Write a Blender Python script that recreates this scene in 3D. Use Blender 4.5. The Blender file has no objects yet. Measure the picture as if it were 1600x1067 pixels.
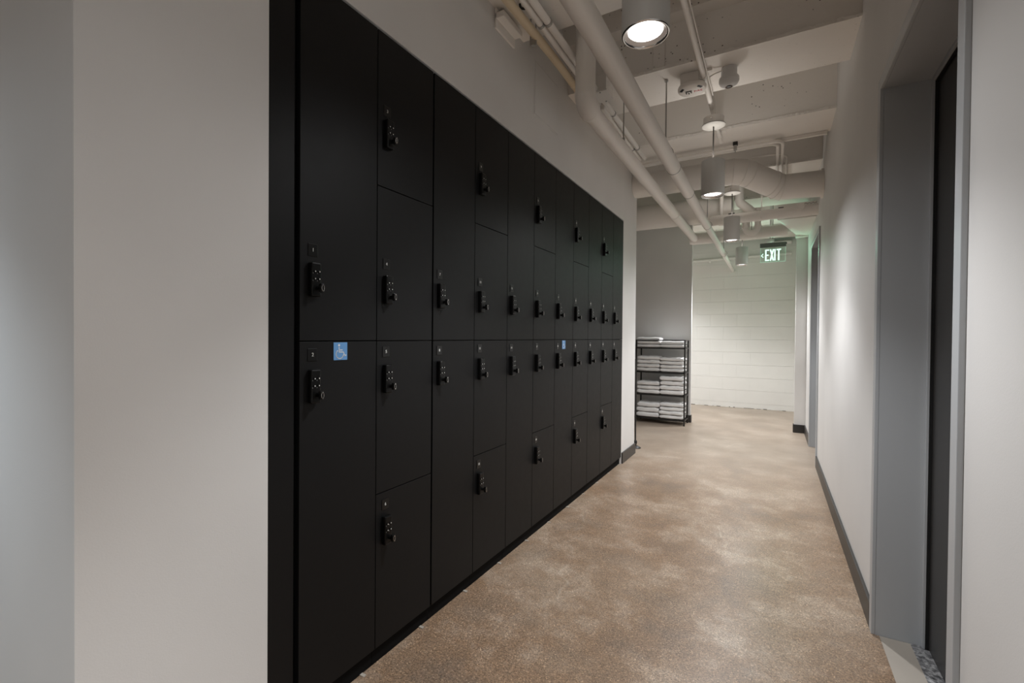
import bpy, bmesh, math, random
from mathutils import Vector, Matrix
random.seed(7)
PI = math.pi
S = bpy.context.scene
COL = S.collection

# ------------------------------------------------------------------ camera
f_px, yaw, pitch, roll, CH = 718.45, .5153, -.0111, .0085, 1.18
cd = bpy.data.cameras.new('camera'); cam = bpy.data.objects.new('camera', cd); COL.objects.link(cam)
cd.sensor_fit = 'HORIZONTAL'; cd.sensor_width = 36; cd.lens = f_px/1600*36; cd.clip_start = .02
c, s = math.cos(yaw), math.sin(yaw)
F = Vector((-s, c, 0)); R = Vector((c, s, 0)); U = Vector((0, 0, 1))
F2 = F*math.cos(pitch)+U*math.sin(pitch); U2 = U*math.cos(pitch)-F*math.sin(pitch)
R3 = R*math.cos(roll)+U2*math.sin(roll); U3 = U2*math.cos(roll)-R*math.sin(roll)
cam.matrix_world = Matrix(((R3.x, U3.x, -F2.x, 0), (R3.y, U3.y, -F2.y, 0), (R3.z, U3.z, -F2.z, CH), (0, 0, 0, 1)))
S.camera = cam

# ------------------------------------------------------------------ world, exposure
w = bpy.data.worlds.new('world'); S.world = w; w.use_nodes = True
w.node_tree.nodes['Background'].inputs[0].default_value = (.95, .98, 1, 1)
w.node_tree.nodes['Background'].inputs[1].default_value = .16
S.view_settings.view_transform = 'Standard'; S.view_settings.look = 'None'
S.view_settings.gamma = 1; S.view_settings.use_curve_mapping = False
S.view_settings.exposure = 0.36
BEAM_W, WIDE_W = 50.0, 38.0           # watts of each pendant's beam and of its wide field
LAMP_COL = (.975, .985, 1.0)

# ------------------------------------------------------------------ materials
def mat(name, col, rough=.6, metal=0, emis=None, es=0, spec=.5):
    m = bpy.data.materials.new(name); m.use_nodes = True
    b = m.node_tree.nodes['Principled BSDF']
    b.inputs['Base Color'].default_value = (*col, 1); b.inputs['Roughness'].default_value = rough
    b.inputs['Metallic'].default_value = metal; b.inputs['Specular IOR Level'].default_value = spec
    if emis: b.inputs['Emission Color'].default_value = (*emis, 1); b.inputs['Emission Strength'].default_value = es
    return m
def nodes(m): return m.node_tree.nodes, m.node_tree.links, m.node_tree.nodes['Principled BSDF']
def coords(m, scale=(1, 1, 1)):
    n, l, b = nodes(m); g = n.new('ShaderNodeNewGeometry'); mp = n.new('ShaderNodeMapping')
    mp.inputs['Scale'].default_value = scale; l.new(g.outputs['Position'], mp.inputs[0]); return mp.outputs[0]
def noise(m, v, scale, detail=3, rough=.5):
    n, l, b = nodes(m); t = n.new('ShaderNodeTexNoise'); t.inputs['Scale'].default_value = scale
    t.inputs['Detail'].default_value = detail; t.inputs['Roughness'].default_value = rough; l.new(v, t.inputs['Vector']); return t.outputs['Fac']
def ramp(m, fac, stops):
    n, l, b = nodes(m); r = n.new('ShaderNodeValToRGB'); e = r.color_ramp.elements
    while len(e) < len(stops): e.new(.5)
    for i, (p, cc) in enumerate(stops): e[i].position = p; e[i].color = (*cc, 1)
    l.new(fac, r.inputs[0]); return r.outputs[0]
def mix(m, fac, a, b_, mode='MIX'):
    n, l, b = nodes(m); x = n.new('ShaderNodeMix'); x.data_type = 'RGBA'; x.blend_type = mode
    for sock, v in ((x.inputs[0], fac), (x.inputs[6], a), (x.inputs[7], b_)):
        if isinstance(v, (int, float)): sock.default_value = v
        elif isinstance(v, tuple): sock.default_value = (*v, 1)
        else: l.new(v, sock)
    return x.outputs[2]
def bump(m, h, strength, dist=.01):
    n, l, b = nodes(m); x = n.new('ShaderNodeBump'); x.inputs['Strength'].default_value = strength
    x.inputs['Distance'].default_value = dist; l.new(h, x.inputs['Height']); l.new(x.outputs[0], b.inputs['Normal'])
def rescale(m, fac, a, b_):
    n, l, _ = nodes(m); x = n.new('ShaderNodeMapRange'); x.inputs['To Min'].default_value = a; x.inputs['To Max'].default_value = b_
    l.new(fac, x.inputs['Value']); return x.outputs[0]
def base(m, sock): nodes(m)[1].new(sock, nodes(m)[2].inputs['Base Color'])

def paint(name, col, rough=.75, amt=.04, bs=.08, bscale=260):
    m = mat(name, col, rough, spec=.3); v = coords(m)
    n1 = noise(m, v, 1.7, 2)
    base(m, ramp(m, n1, [(.3, tuple(x*(1-amt) for x in col)), (.7, tuple(min(1, x*(1+amt)) for x in col))]))
    bump(m, noise(m, v, bscale, 2), bs, .002); return m
M = {}
M['wall'] = paint('wall_paint', (.78, .768, .752), .6)
M['pipe'] = paint('pipe_paint', (.88, .845, .80), .5, .03, .1, 60)
M['pipe_yellow'] = paint('cream_pipe_paint', (.72, .60, .43), .5)
M['block'] = paint('block_paint', (.85, .835, .80), .7, .03, .35, 90)
M['metal_white'] = paint('white_fixture_paint', (.70, .70, .68), .45, .02, .03)
M['cam_white'] = mat('white_plastic', (.72, .72, .71), .5)
M['dark_hole'] = mat('black_opening', (.01, .01, .01), .5)
M['red'] = mat('red_print', (.6, .04, .04), .6)
# painted concrete with pits
m = mat('painted_concrete', (.56, .52, .475), .8, spec=.25); v = coords(m)
n_, l_, b_ = nodes(m)
vo = n_.new('ShaderNodeTexVoronoi'); vo.inputs['Scale'].default_value = 27; vo.inputs['Randomness'].default_value = 1; l_.new(v, vo.inputs['Vector'])
pit = ramp(m, vo.outputs['Distance'], [(.08, (1, 1, 1)), (.14, (0, 0, 0))])
clus = ramp(m, noise(m, v, 2.2, 3), [(.47, (0, 0, 0)), (.53, (1, 1, 1))])
pf = mix(m, 1.0, pit, clus, 'MULTIPLY')
gn = n_.new('ShaderNodeNewGeometry'); sn = n_.new('ShaderNodeSeparateXYZ'); l_.new(gn.outputs['True Normal'], sn.inputs[0])
pf = mix(m, 1.0, pf, ramp(m, sn.outputs['Z'], [(0, (1, 1, 1)), (.01, (1, 1, 1))]), 'MULTIPLY')
an = n_.new('ShaderNodeMath'); an.operation = 'ABSOLUTE'; l_.new(sn.outputs['Z'], an.inputs[0])
pf = mix(m, 1.0, pf, ramp(m, an.outputs[0], [(.4, (1, 1, 1)), (.6, (.12, .12, .12))]), 'MULTIPLY')
cc_ = ramp(m, noise(m, v, 1.3, 4), [(.3, (.86, .82, .77)), (.7, (.91, .875, .83))])
base(m, mix(m, pf, cc_, (.14, .12, .10))); bump(m, noise(m, v, 40, 4), .25, .004); M['concrete'] = m
# polished aggregate floor
m = mat('polished_concrete', (.4, .33, .26), .3); v = coords(m); n_, l_, b_ = nodes(m)
big = noise(m, v, 1.2, 7, .66); mid = noise(m, v, 3.4, 8, .70); fine = noise(m, v, 160, 4, .7)
c1 = ramp(m, big, [(.34, (.19, .15, .12)), (.45, (.28, .19, .12)), (.54, (.34, .26, .19)), (.66, (.49, .425, .355))])
c2 = ramp(m, mid, [(.36, (.19, .17, .148)), (.5, (.29, .225, .17)), (.64, (.56, .515, .455))])
cc_ = mix(m, .4, c1, c2)
v1 = n_.new('ShaderNodeTexVoronoi'); v1.inputs['Scale'].default_value = 270; l_.new(v, v1.inputs['Vector'])
sep = n_.new('ShaderNodeSeparateColor'); l_.new(v1.outputs['Color'], sep.inputs[0])
spk = ramp(m, sep.outputs[0], [(0, (.45, .38, .33)), (.35, (.82, .78, .74)), (.7, (1.08, 1.0, .92)), (.93, (1.25, 1.1, .95)), (1, (2.1, 2.0, 1.85))])
cc_ = mix(m, .8, cc_, spk, 'MULTIPLY')
cc_ = mix(m, .55, cc_, ramp(m, fine, [(.35, (.42, .38, .35)), (.62, (1.32, 1.28, 1.24))]), 'MULTIPLY')
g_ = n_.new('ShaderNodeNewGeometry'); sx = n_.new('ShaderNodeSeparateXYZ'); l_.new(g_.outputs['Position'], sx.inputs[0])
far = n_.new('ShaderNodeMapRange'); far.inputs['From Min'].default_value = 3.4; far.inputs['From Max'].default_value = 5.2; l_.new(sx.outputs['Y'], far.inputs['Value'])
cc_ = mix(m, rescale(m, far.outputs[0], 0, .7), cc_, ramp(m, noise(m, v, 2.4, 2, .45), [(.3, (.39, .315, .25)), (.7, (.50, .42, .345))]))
dv = n_.new('ShaderNodeVectorMath'); dv.operation = 'MULTIPLY_ADD'
nc = n_.new('ShaderNodeTexNoise'); nc.inputs['Scale'].default_value = 3; l_.new(v, nc.inputs['Vector'])
l_.new(nc.outputs['Color'], dv.inputs[0]); dv.inputs[1].default_value = (.35, .35, 0); l_.new(v, dv.inputs[2])
ck = n_.new('ShaderNodeTexVoronoi'); ck.feature = 'DISTANCE_TO_EDGE'; ck.inputs['Scale'].default_value = .8; l_.new(dv.outputs[0], ck.inputs['Vector'])
crk = ramp(m, ck.outputs['Distance'], [(.0, (1, 1, 1)), (.006, (0, 0, 0))])
crk = mix(m, 1.0, crk, ramp(m, big, [(.52, (0, 0, 0)), (.62, (.35, .35, .35))]), 'MULTIPLY')
base(m, mix(m, crk, cc_, (.68, .60, .50)))
l_.new(rescale(m, noise(m, v, 2.0, 2), .27, .42), b_.inputs['Roughness']); bump(m, fine, .06, .002); M['floor'] = m
M['baseboard'] = mat('black_rubber_base', (.035, .032, .03), .42)
# lockers
m = mat('black_laminate', (.0075, .0075, .0078), .5, spec=.22); v = coords(m)
l_ = m.node_tree.links; l_.new(rescale(m, noise(m, v, 30, 3), .47, .54), nodes(m)[2].inputs['Roughness']); M['locker'] = m
M['locker_body'] = mat('black_carcass', (.006, .006, .006), .8, spec=.1)
M['lock'] = mat('black_lock_plastic', (.004, .004, .004), .35, spec=.25)
M['plate'] = mat('black_plate_plastic', (.006, .006, .006), .3, spec=.4)
M['chrome'] = mat('chrome', (.75, .74, .72), .18, 1)
M['numeral'] = mat('pale_print', (.8, .8, .77), .6)
M['blue'] = mat('blue_sign', (.13, .32, .62), .45)
M['white_print'] = mat('white_print', (.75, .78, .8), .5)
M['steel'] = mat('galvanised_steel', (.42, .41, .39), .4, .8)
M['frame'] = mat('grey_door_frame_paint', (.48, .50, .52), .38, spec=.6)
M['door'] = mat('dark_door_veneer', (.045, .043, .042), .36)
M['gasket'] = mat('black_gasket', (.006, .006, .006), .8)
m = mat('granite', (.2, .2, .2), .3); v = coords(m)
base(m, ramp(m, noise(m, v, 60, 5, .7), [(.35, (.05, .05, .055)), (.5, (.2, .2, .205)), (.65, (.5, .5, .5))])); M['granite'] = m
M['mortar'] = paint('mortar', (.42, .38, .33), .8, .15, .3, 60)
M['rack'] = mat('black_metal', (.012, .011, .01), .45)
m = mat('towel_cotton', (.90, .89, .88), .95, spec=.1); v = coords(m)
bump(m, noise(m, v, 420, 3), .5, .003); nodes(m)[2].inputs['Sheen Weight'].default_value = .3; M['towel'] = m
M['canopy'] = mat('dimmed_canopy_paint', (.34, .325, .30), .6)  # plate colour darkened to offset the strong uplight on it
M['dim_print'] = mat('dim_print', (.18, .18, .175), .6)
M['stem'] = mat('dark_cord', (.05, .045, .04), .7)
M['glow'] = mat('lamp_lens', (.9, .9, .9), .4, emis=(1, .99, .97), es=4)
M['reflector'] = mat('lamp_reflector', (.42, .36, .32), .35, .3)
M['exit_glow'] = mat('exit_letters', (.0, .0, .0), .8, emis=(.62, 1.0, .80), es=1.25, spec=0)
M['exit_edge'] = mat('exit_panel_edge', (.5, .9, .7), .3, emis=(.55, 1.0, .76), es=.35)
M['exit_housing'] = mat('grey_aluminium', (.13, .14, .13), .4, .3)
m = mat('clear_panel', (.85, 1, .93), .05); nodes(m)[2].inputs['Transmission Weight'].default_value = 1
nodes(m)[2].inputs['IOR'].default_value = 1.15; M['clear'] = m

# ------------------------------------------------------------------ mesh helpers
class MB:
    def __init__(s): s.v = []; s.f = []; s.mi = []; s.sm = []; s.mats = []
    def _m(s, m):
        if m not in s.mats: s.mats.append(m)
        return s.mats.index(m)
    def add(s, vs, fs, m, smooth=False):
        k = len(s.v); s.v += [tuple(x) for x in vs]; i = s._m(m)
        for f in fs: s.f.append([k+a for a in f]); s.mi.append(i); s.sm.append(smooth)
    def box(s, x0, x1, y0, y1, z0, z1, m, bev=0, mtx=None):
        if bev:
            b = bmesh.new(); bmesh.ops.create_cube(b, size=1)
            for q in b.verts: q.co = Vector(((x0+x1)/2+q.co.x*(x1-x0), (y0+y1)/2+q.co.y*(y1-y0), (z0+z1)/2+q.co.z*(z1-z0)))
            bmesh.ops.bevel(b, geom=b.edges[:], offset=bev, segments=2, affect='EDGES', profile=.5)
            b.verts.index_update(); vs = [q.co.copy() for q in b.verts]; fs = [[q.index for q in f.verts] for f in b.faces]; b.free()
        else:
            vs = [Vector(q) for q in ((x0, y0, z0), (x1, y0, z0), (x1, y1, z0), (x0, y1, z0), (x0, y0, z1), (x1, y0, z1), (x1, y1, z1), (x0, y1, z1))]
            fs = [(3, 2, 1, 0), (4, 5, 6, 7), (0, 1, 5, 4), (1, 2, 6, 5), (2, 3, 7, 6), (3, 0, 4, 7)]
        if mtx: vs = [mtx @ q for q in vs]
        s.add(vs, fs, m)
    def tube(s, pts, r, m, n=14, cap=True, rr=None):
        pts = [Vector(p) for p in pts]; vs = []; fs = []; up = None
        for i, p in enumerate(pts):
            d = (pts[min(i+1, len(pts)-1)]-pts[max(i-1, 0)]).normalized()
            if up is None: up = Vector((0, 0, 1)) if abs(d.z) < .9 else Vector((0, 1, 0))
            a = (up-d*up.dot(d)).normalized(); up = a; b = d.cross(a); q = rr[i] if rr else r
            vs += [p+(a*math.cos(2*PI*k/n)+b*math.sin(2*PI*k/n))*q for k in range(n)]
        for i in range(len(pts)-1):
            for k in range(n): fs.append((i*n+k, i*n+(k+1) % n, (i+1)*n+(k+1) % n, (i+1)*n+k))
        s.add(vs, fs, m, True)
        if cap:
            for i in (0, len(pts)-1):
                ring = vs[i*n:(i+1)*n]; s.add(ring, [tuple(range(n))[::-1] if i == 0 else tuple(range(n))], m)
    def lathe(s, prof, cx, cy, m, n=32, smooth=True):
        vs = []; fs = []
        for r, z in prof: vs += [(cx+r*math.cos(2*PI*k/n), cy+r*math.sin(2*PI*k/n), z) for k in range(n)]
        for i in range(len(prof)-1):
            for k in range(n): fs.append((i*n+k, i*n+(k+1) % n, (i+1)*n+(k+1) % n, (i+1)*n+k))
        s.add(vs, fs, m, smooth)
    def disc(s, cx, cy, z, r, m, n=32, up=False):
        f = tuple(range(n)); s.add([(cx+r*math.cos(2*PI*k/n), cy+r*math.sin(2*PI*k/n), z) for k in range(n)], [f if up else f[::-1]], m)
    def mesh(s, name):
        me = bpy.data.meshes.new(name); me.from_pydata(s.v, [], s.f)
        for m in s.mats: me.materials.append(m)
        me.polygons.foreach_set('material_index', s.mi); me.polygons.foreach_set('use_smooth', s.sm); me.update()
        return me
    def build(s, name, parent=None, loc=None):
        me = s.mesh(name)
        if loc is not None: me.transform(Matrix.Translation(-Vector(loc)))
        o = bpy.data.objects.new(name, me); COL.objects.link(o)
        if loc is not None: o.location = loc
        if parent is not None:
            o.parent = parent; pw = Vector(parent.get('_w', parent.location)) if False else world_of(parent)
            o.location = Vector(o.location)-pw
        return o
def world_of(o):
    p = Vector((0, 0, 0))
    while o is not None: p += Vector(o.location); o = o.parent
    return p
def tag(o, label=None, cat=None, group=None, kind=None):
    if label: o['label'] = label
    if cat: o['category'] = cat
    if group: o['group'] = group
    if kind: o['kind'] = kind
    return o
def empty(name, loc, label, cat, group=None):
    o = bpy.data.objects.new(name, None); COL.objects.link(o); o.location = loc; o.empty_display_size = .05
    return tag(o, label, cat, group)
def struct(mb, name, parent=None, label=None):
    o = mb.build(name, parent)
    if parent is None: o['kind'] = 'structure'
    if label: o['label'] = label
    return o
def one(fn, *a, **k):
    m_ = MB(); getattr(m_, fn)(*a, **k); return m_
def arc(c0, a, b, r, t0, t1, n=8):
    c0, a, b = Vector(c0), Vector(a), Vector(b)
    return [c0+a*math.cos(t0+(t1-t0)*i/n)*r+b*math.sin(t0+(t1-t0)*i/n)*r for i in range(n+1)]
def text_geo(body, size, font_mtx, extrude=.0004):
    cu = bpy.data.curves.new('t', 'FONT'); cu.body = body; cu.size = size; cu.align_x = 'CENTER'; cu.align_y = 'CENTER'; cu.extrude = extrude; cu.resolution_u = 3
    ob = bpy.data.objects.new('t', cu); COL.objects.link(ob)
    dg = bpy.context.evaluated_depsgraph_get(); me = ob.evaluated_get(dg).to_mesh()
    vs = [font_mtx @ q.co for q in me.vertices]; fs = [tuple(p.vertices) for p in me.polygons]
    ob.evaluated_get(dg).to_mesh_clear(); bpy.data.objects.remove(ob); bpy.data.curves.remove(cu)
    return vs, fs

# ------------------------------------------------------------------ the setting
A, B = -1.2146, .3707           # left and right wall planes
YE, TOP = 8.70, 3.25            # end wall, slab height
fl = MB(); fl.box(-3.6, .52, -3.2, 9.0, -.12, 0, M['floor']); fl = struct(fl, 'floor', label='polished speckled concrete floor')
g = one('box', .480, .60, 1.42, 2.306, -.01, .003, M['granite']); struct(g, 'threshold_stone', fl, 'dark speckled granite threshold strip')
g = one('box', .385, .480, 1.42, 2.306, -.01, .0015, M['mortar']); struct(g, 'mortar_strip', fl, 'pale mortar strip beside threshold')

wl = MB()
wl.box(A-.12, A, .368, .775, 0, TOP, M['wall'])
wl.box(A-.12, A, .775, 4.222, 2.262, TOP, M['wall'])
wl.box(A-.12, A, 4.222, 4.69, 0, TOP, M['wall'])
wl.box(-3.6, A-.12, .368, .488, 0, TOP, M['wall'])
wl = struct(wl, 'wall_left', label='warm grey painted wall around the black lockers')
bb = MB(); bb.box(A+.0005, A+.0125, 4.235, 4.70, 0, .102, M['baseboard'], .001); struct(bb, 'baseboard_left')
struct(one('box', A+.0005, A+.0125, .356, .772, 0, .102, M['baseboard'], .001), 'baseboard_left_near')
# flush access panel on the left wall
fr = MB(); y0, y1, z0, z1 = 2.377, 2.712, 2.464, 2.78
for q in ((y0, y0+.006, z0, z1), (y1-.006, y1, z0, z1), (y0+.006, y1-.006, z0, z0+.006), (y0+.006, y1-.006, z1-.006, z1)): fr.box(A+.0002, A+.0022, *q, M['wall'])
pn = MB(); pn.box(A+.0002, A+.0035, y0+.009, y1-.009, z0+.009, z1-.009, M['wall'], .0008)
hp = pn.build('access_panel', loc=(A, y0, z0)); tag(hp, 'small flush painted access panel on the wall above the lockers', 'access panel')
fr.build('panel_frame', hp)
struct(one('box', A-.62, A-.55, .488, 4.69, 0, TOP, M['wall']), 'wall_behind_lockers')
struct(one('box', A-.62, A-.12, 4.57, 4.69, 0, TOP, M['wall']), 'wall_left_return')
# partition of the towel alcove
struct(one('box', -3.6, -.985, 6.80, 6.86, 0, TOP, M['wall']), 'wall_alcove', label='grey partition wall behind the towel rack')
pb = MB(); pb.box(-3.6, -.973, 6.788, 6.7995, 0, .102, M['baseboard'], .001); pb.box(-.9845, -.973, 6.7995, 6.86, 0, .102, M['baseboard'], .001)
struct(pb, 'baseboard_alcove')
struct(one('box', -3.72, -3.6, .488, 9.0, 0, TOP, M['wall']), 'wall_far_left')
# right wall with two framed openings, and the pier beyond
D1 = (1.372, 2.354); D2 = (5.058, 6.03); DT = 2.216
wr = MB()
wr.box(B, .52, -3.2, D1[0], 0, TOP, M['wall']); wr.box(B, .52, D1[0], D1[1], DT, TOP, M['wall'])
wr.box(B, .52, D1[1], D2[0], 0, TOP, M['wall']); wr.box(B, .52, D2[0], D2[1], DT, TOP, M['wall'])
wr.box(B, .52, D2[1], YE+.2, 0, TOP, M['wall'])
wr = struct(wr, 'wall_right', label='light painted wall along the right side of the corridor')
struct(one('box', .250, B, 6.79, 6.87, 0, TOP, M['wall']), 'wall_pier', label='shallow pier closing the right side at the corridor end')
for nm, a_, b_ in (('baseboard_right', D1[1], D2[0]), ('baseboard_right_near', -3.2, D1[0]), ('baseboard_right_far', D2[1], 6.778)):
    struct(one('box', B-.0125, B-.0005, a_+.001, b_-.001, 0, .102, M['baseboard'], .001), nm)
pb = MB(); pb.box(.2385, B-.0005, 6.778, 6.7895, 0, .102, M['baseboard'], .001); pb.box(.2385, .2495, 6.7895, 6.87, 0, .102, M['baseboard'], .001)
struct(pb, 'baseboard_pier')
struct(one('box', -3.6, .9, -3.32, -3.2, 0, TOP, M['wall']), 'wall_back')

def doorway(idx, Y0, Y1):
    t = MB()
    # frame: faces on the wall plane, deep reveals, stops
    for (a_, b_) in ((Y0, Y0+.046), (Y1-.046, Y1)):
        t.box(B-.012, B+.001, a_, b_, 0, DT, M['frame'], .002)
    t.box(B-.012, B+.001, Y0+.046, Y1-.046, DT-.046, DT, M['frame'], .002)
    for (a_, b_) in ((Y0+.038, Y0+.046), (Y1-.046, Y1-.038)): t.box(B+.001, .62, a_, b_, 0, DT-.038, M['frame'])
    t.box(B+.001, .62, Y0+.046, Y1-.046, DT-.046, DT-.038, M['frame'])
    for (a_, b_) in ((Y0+.046, Y0+.062), (Y1-.062, Y1-.046)): t.box(.512, .529, a_, b_, 0, DT-.046, M['frame'], .0015)
    t.box(.512, .529, Y0+.062, Y1-.062, DT-.062, DT-.046, M['frame'], .0015)
    fo = struct(t, 'door_%d' % idx, label='grey metal frame around a dark door')
    gk = MB()
    for (a_, b_) in ((Y0+.062, Y0+.068), (Y1-.068, Y1-.062)): gk.box(.520, .5288, a_, b_, 0.004, DT-.062, M['gasket'])
    gk.box(.520, .5288, Y0+.068, Y1-.068, DT-.068, DT-.062, M['gasket']); struct(gk, 'gasket', fo)
    struct(one('box', .5295, .573, Y0+.05, Y1-.05, .006, DT-.05, M['door'], .002), 'door_leaf', fo, 'dark veneered door leaf')
    h = MB(); yh = Y0+.125
    h.tube([(.5295, yh, 1.0), (.521, yh, 1.0)], .027, M['steel'], 20); h.tube([(.521, yh, 1.0), (.484, yh, 1.0), (.477, yh+.008, 1.0), (.477, yh+.11, 1.0)], .0085, M['steel'], 10)
    struct(h, 'door_handle', fo, 'brushed metal lever handle')
    return fo
doorway(1, *D1); doorway(2, *D2)
struct(one('box', .62, .66, .9, 6.6, 0, TOP, M['gasket']), 'wall_behind_doors')

# painted block wall at the end, each block its own piece
we = struct(one('box', -3.6, .52, YE+.006, YE+.2, -.02, TOP, M['block']), 'wall_end', label='white painted concrete block wall at the corridor end')
def block_mesh(L, Hh):
    b = MB(); L -= .0005; Hh -= .0018; c_ = .0016
    pr = [(.012, 0), (c_, 0), (0, c_), (0, Hh-c_), (c_, Hh), (.012, Hh)]
    b.add([(x_, y_, z_) for x_ in (0, L) for y_, z_ in pr], [(i, i+1, i+7, i+6) for i in range(5)]+[(5, 4, 3, 2, 1, 0), (6, 7, 8, 9, 10, 11)], M['block'])
    return b.mesh('block')
CW, CHT = .42, .2155
bm_full = block_mesh(CW, CHT); bm_low = block_mesh(CW, .085); bm_half = block_mesh(.21, CHT)
zz = 0; row = 0
while zz < TOP-.02:
    hgt = .085 if row == 0 else CHT
    x = .52-CW if row % 2 == 0 else .52-.21
    while x > -3.6:
        first = (row % 2 == 1 and x > .3)
        me = bm_low if row == 0 else (bm_half if first else bm_full)
        o = bpy.data.objects.new('block', me); COL.objects.link(o); o.parent = we
        o.location = (x, YE+random.uniform(-.0004, .0004), zz)
        x -= CW
    zz += hgt; row += 1

b = MB(); x = -2.4
while x < .45:
    l0 = random.uniform(.03, .16); b.box(x, x+l0, YE-.004, YE+.001, 0, random.uniform(.003, .009), M['baseboard']); x += l0+random.uniform(.01, .14)
b.build('open_floor_joint', we)['kind'] = 'stuff'
b = MB()
for i in range(9): x = random.uniform(-1.2, .25); b.box(x, x+random.uniform(.02, .05), YE-.012, YE, 0, random.uniform(.004, .012), M['block'], .002)
b.build('paint_lumps', we)['kind'] = 'stuff'
# ceiling: slab with downstand beams
ce = struct(one('box', -3.72, .66, -3.32, 9.0, TOP, TOP+.15, M['concrete']), 'ceiling', label='painted concrete slab with downstand beams')
for k in range(-4, 6):
    y = 2.88+1.05*k; b = MB(); b.box(-3.6, B, y, y+.415, 2.80, TOP, M['concrete'])
    # rough cast lip along the near lower edge
    vs = []; n = 90
    for i in range(n+1):
        xx = -1.2+(B+1.2)*i/n; j = random.uniform(-.004, .004); h_ = .014+random.uniform(-.005, .005)
        vs += [(xx, y-.0005, 2.80+h_+.006), (xx, y-.012+j*.5, 2.80+h_), (xx, y-.009+j, 2.797+j*.4), (xx, y+.006+j, 2.7995)]
    fs = []
    for i in range(n):
        for q in range(3): fs.append((i*4+q, (i+1)*4+q, (i+1)*4+q+1, i*4+q+1))
    b.add(vs, fs, M['concrete']); b.build('ceiling_beam', ce)
one('box', -1.215, B, 2.785, 2.88, 3.06, TOP, M['concrete']).build('beam_ledge', ce)
one('box', -.655, -.585, 2.862, 2.88, 2.81, 3.06, M['concrete'], .003).build('cast_rib', ce)

# ------------------------------------------------------------------ lockers
EY = [.8701+.305*k for k in range(12)]
Z0, ZS, Z1, ZU, ZL = .0624, 1.1598, 2.2544, 1.708, .614
num_cache = {}
def lock_parts(door, yk, zc, number, plate_z, first):
    x = A
    b = MB(); b.box(x, x+.020, yk-.017, yk+.017, zc-.051, zc+.051, M['lock'], .004)
    for dy in (-.0065, .0085):
        for dz in (.024, .002):
            b.tube([(x+.0195, yk+dy, zc+dz), (x+.0225, yk+dy, zc+dz)], .0040, M['lock'], 8)
            b.tube([(x+.0222, yk+dy, zc+dz), (x+.0232, yk+dy, zc+dz)], .0019, M['numeral'], 6)
            b.box(x+.0198, x+.0203, yk+dy-.0075, yk+dy-.0055, zc+dz-.007, zc+dz-.004, M['dim_print'])
    b.build('keypad_lock', door)
    b = MB(); kz = zc-.026
    b.tube([(x+.019, yk+.004, kz), (x+.033, yk+.004, kz)], .0075, M['lock'], 12)
    b.box(x+.031, x+.043, yk-.003, yk+.011, kz-.0135, kz+.0135, M['lock'], .004)
    rg = [(x+.0435, yk+.004+.0045*math.cos(t*PI/5), kz+.009*math.sin(t*PI/5)) for t in range(11)]
    b.tube(rg, .0007, M['chrome'], 5, cap=False)
    for s_ in (-1, 1): b.tube([(x+.043, yk+.004, kz+s_*.009), (x+.0448, yk+.004, kz+s_*.009)], .0019, M['chrome'], 6)
    b.build('lock_knob', door)
    b = MB(); b.box(x, x+.0022, yk-.0165, yk+.0165, plate_z-.019, plate_z+.019, M['plate'], .001)
    mt = Matrix(((0, 0, 1, x+.0026), (1, 0, 0, yk), (0, 1, 0, plate_z), (0, 0, 0, 1)))
    vs, fs = text_geo(str(number), .0155, mt); b.add(vs, fs, M['numeral'])
    b.build('number_plate', door)
def access_sign(door, yc, zc, wd=.054, ht=.057):
    x = A; b = MB(); b.box(x, x+.0018, yc-wd/2, yc+wd/2, zc-ht/2, zc+ht/2, M['blue'], .0007)
    def P(u, v_): return (x+.0022, yc+u*wd, zc+v_*ht)
    def stroke(pts, r=.0016):
        for i in range(len(pts)-1):
            p, q = Vector(P(*pts[i])), Vector(P(*pts[i+1])); d = (q-p).normalized(); n = Vector((0, -d.z, d.y))*r; e = d*r*.6
            b.add([p-n-e, q-n+e, q+n+e, p+n-e], [(3, 2, 1, 0)], M['white_print'])
    stroke([(-.12, .22), (-.12, -.05), (.20, -.05), (.30, -.27), (.40, -.22)])
    stroke([(-.12, .07), (.12, .07)])
    stroke([(-.06+.27*math.cos(t), -.16+.255*math.sin(t)) for t in [math.radians(130+i*20) for i in range(12)]])
    hd = [(-.12+.075*math.cos(t*PI/6), .34+.07*math.sin(t*PI/6)) for t in range(12)]
    b.add([P(*q) for q in hd], [tuple(range(12))], M['white_print'])
    o = b.build('accessibility_sign', door); o['label'] = 'small blue wheelchair symbol sign'
num = 1
ords = ['first', 'second', 'third', 'fourth', 'fifth', 'sixth', 'seventh', 'eighth', 'ninth', 'tenth', 'last']
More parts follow.
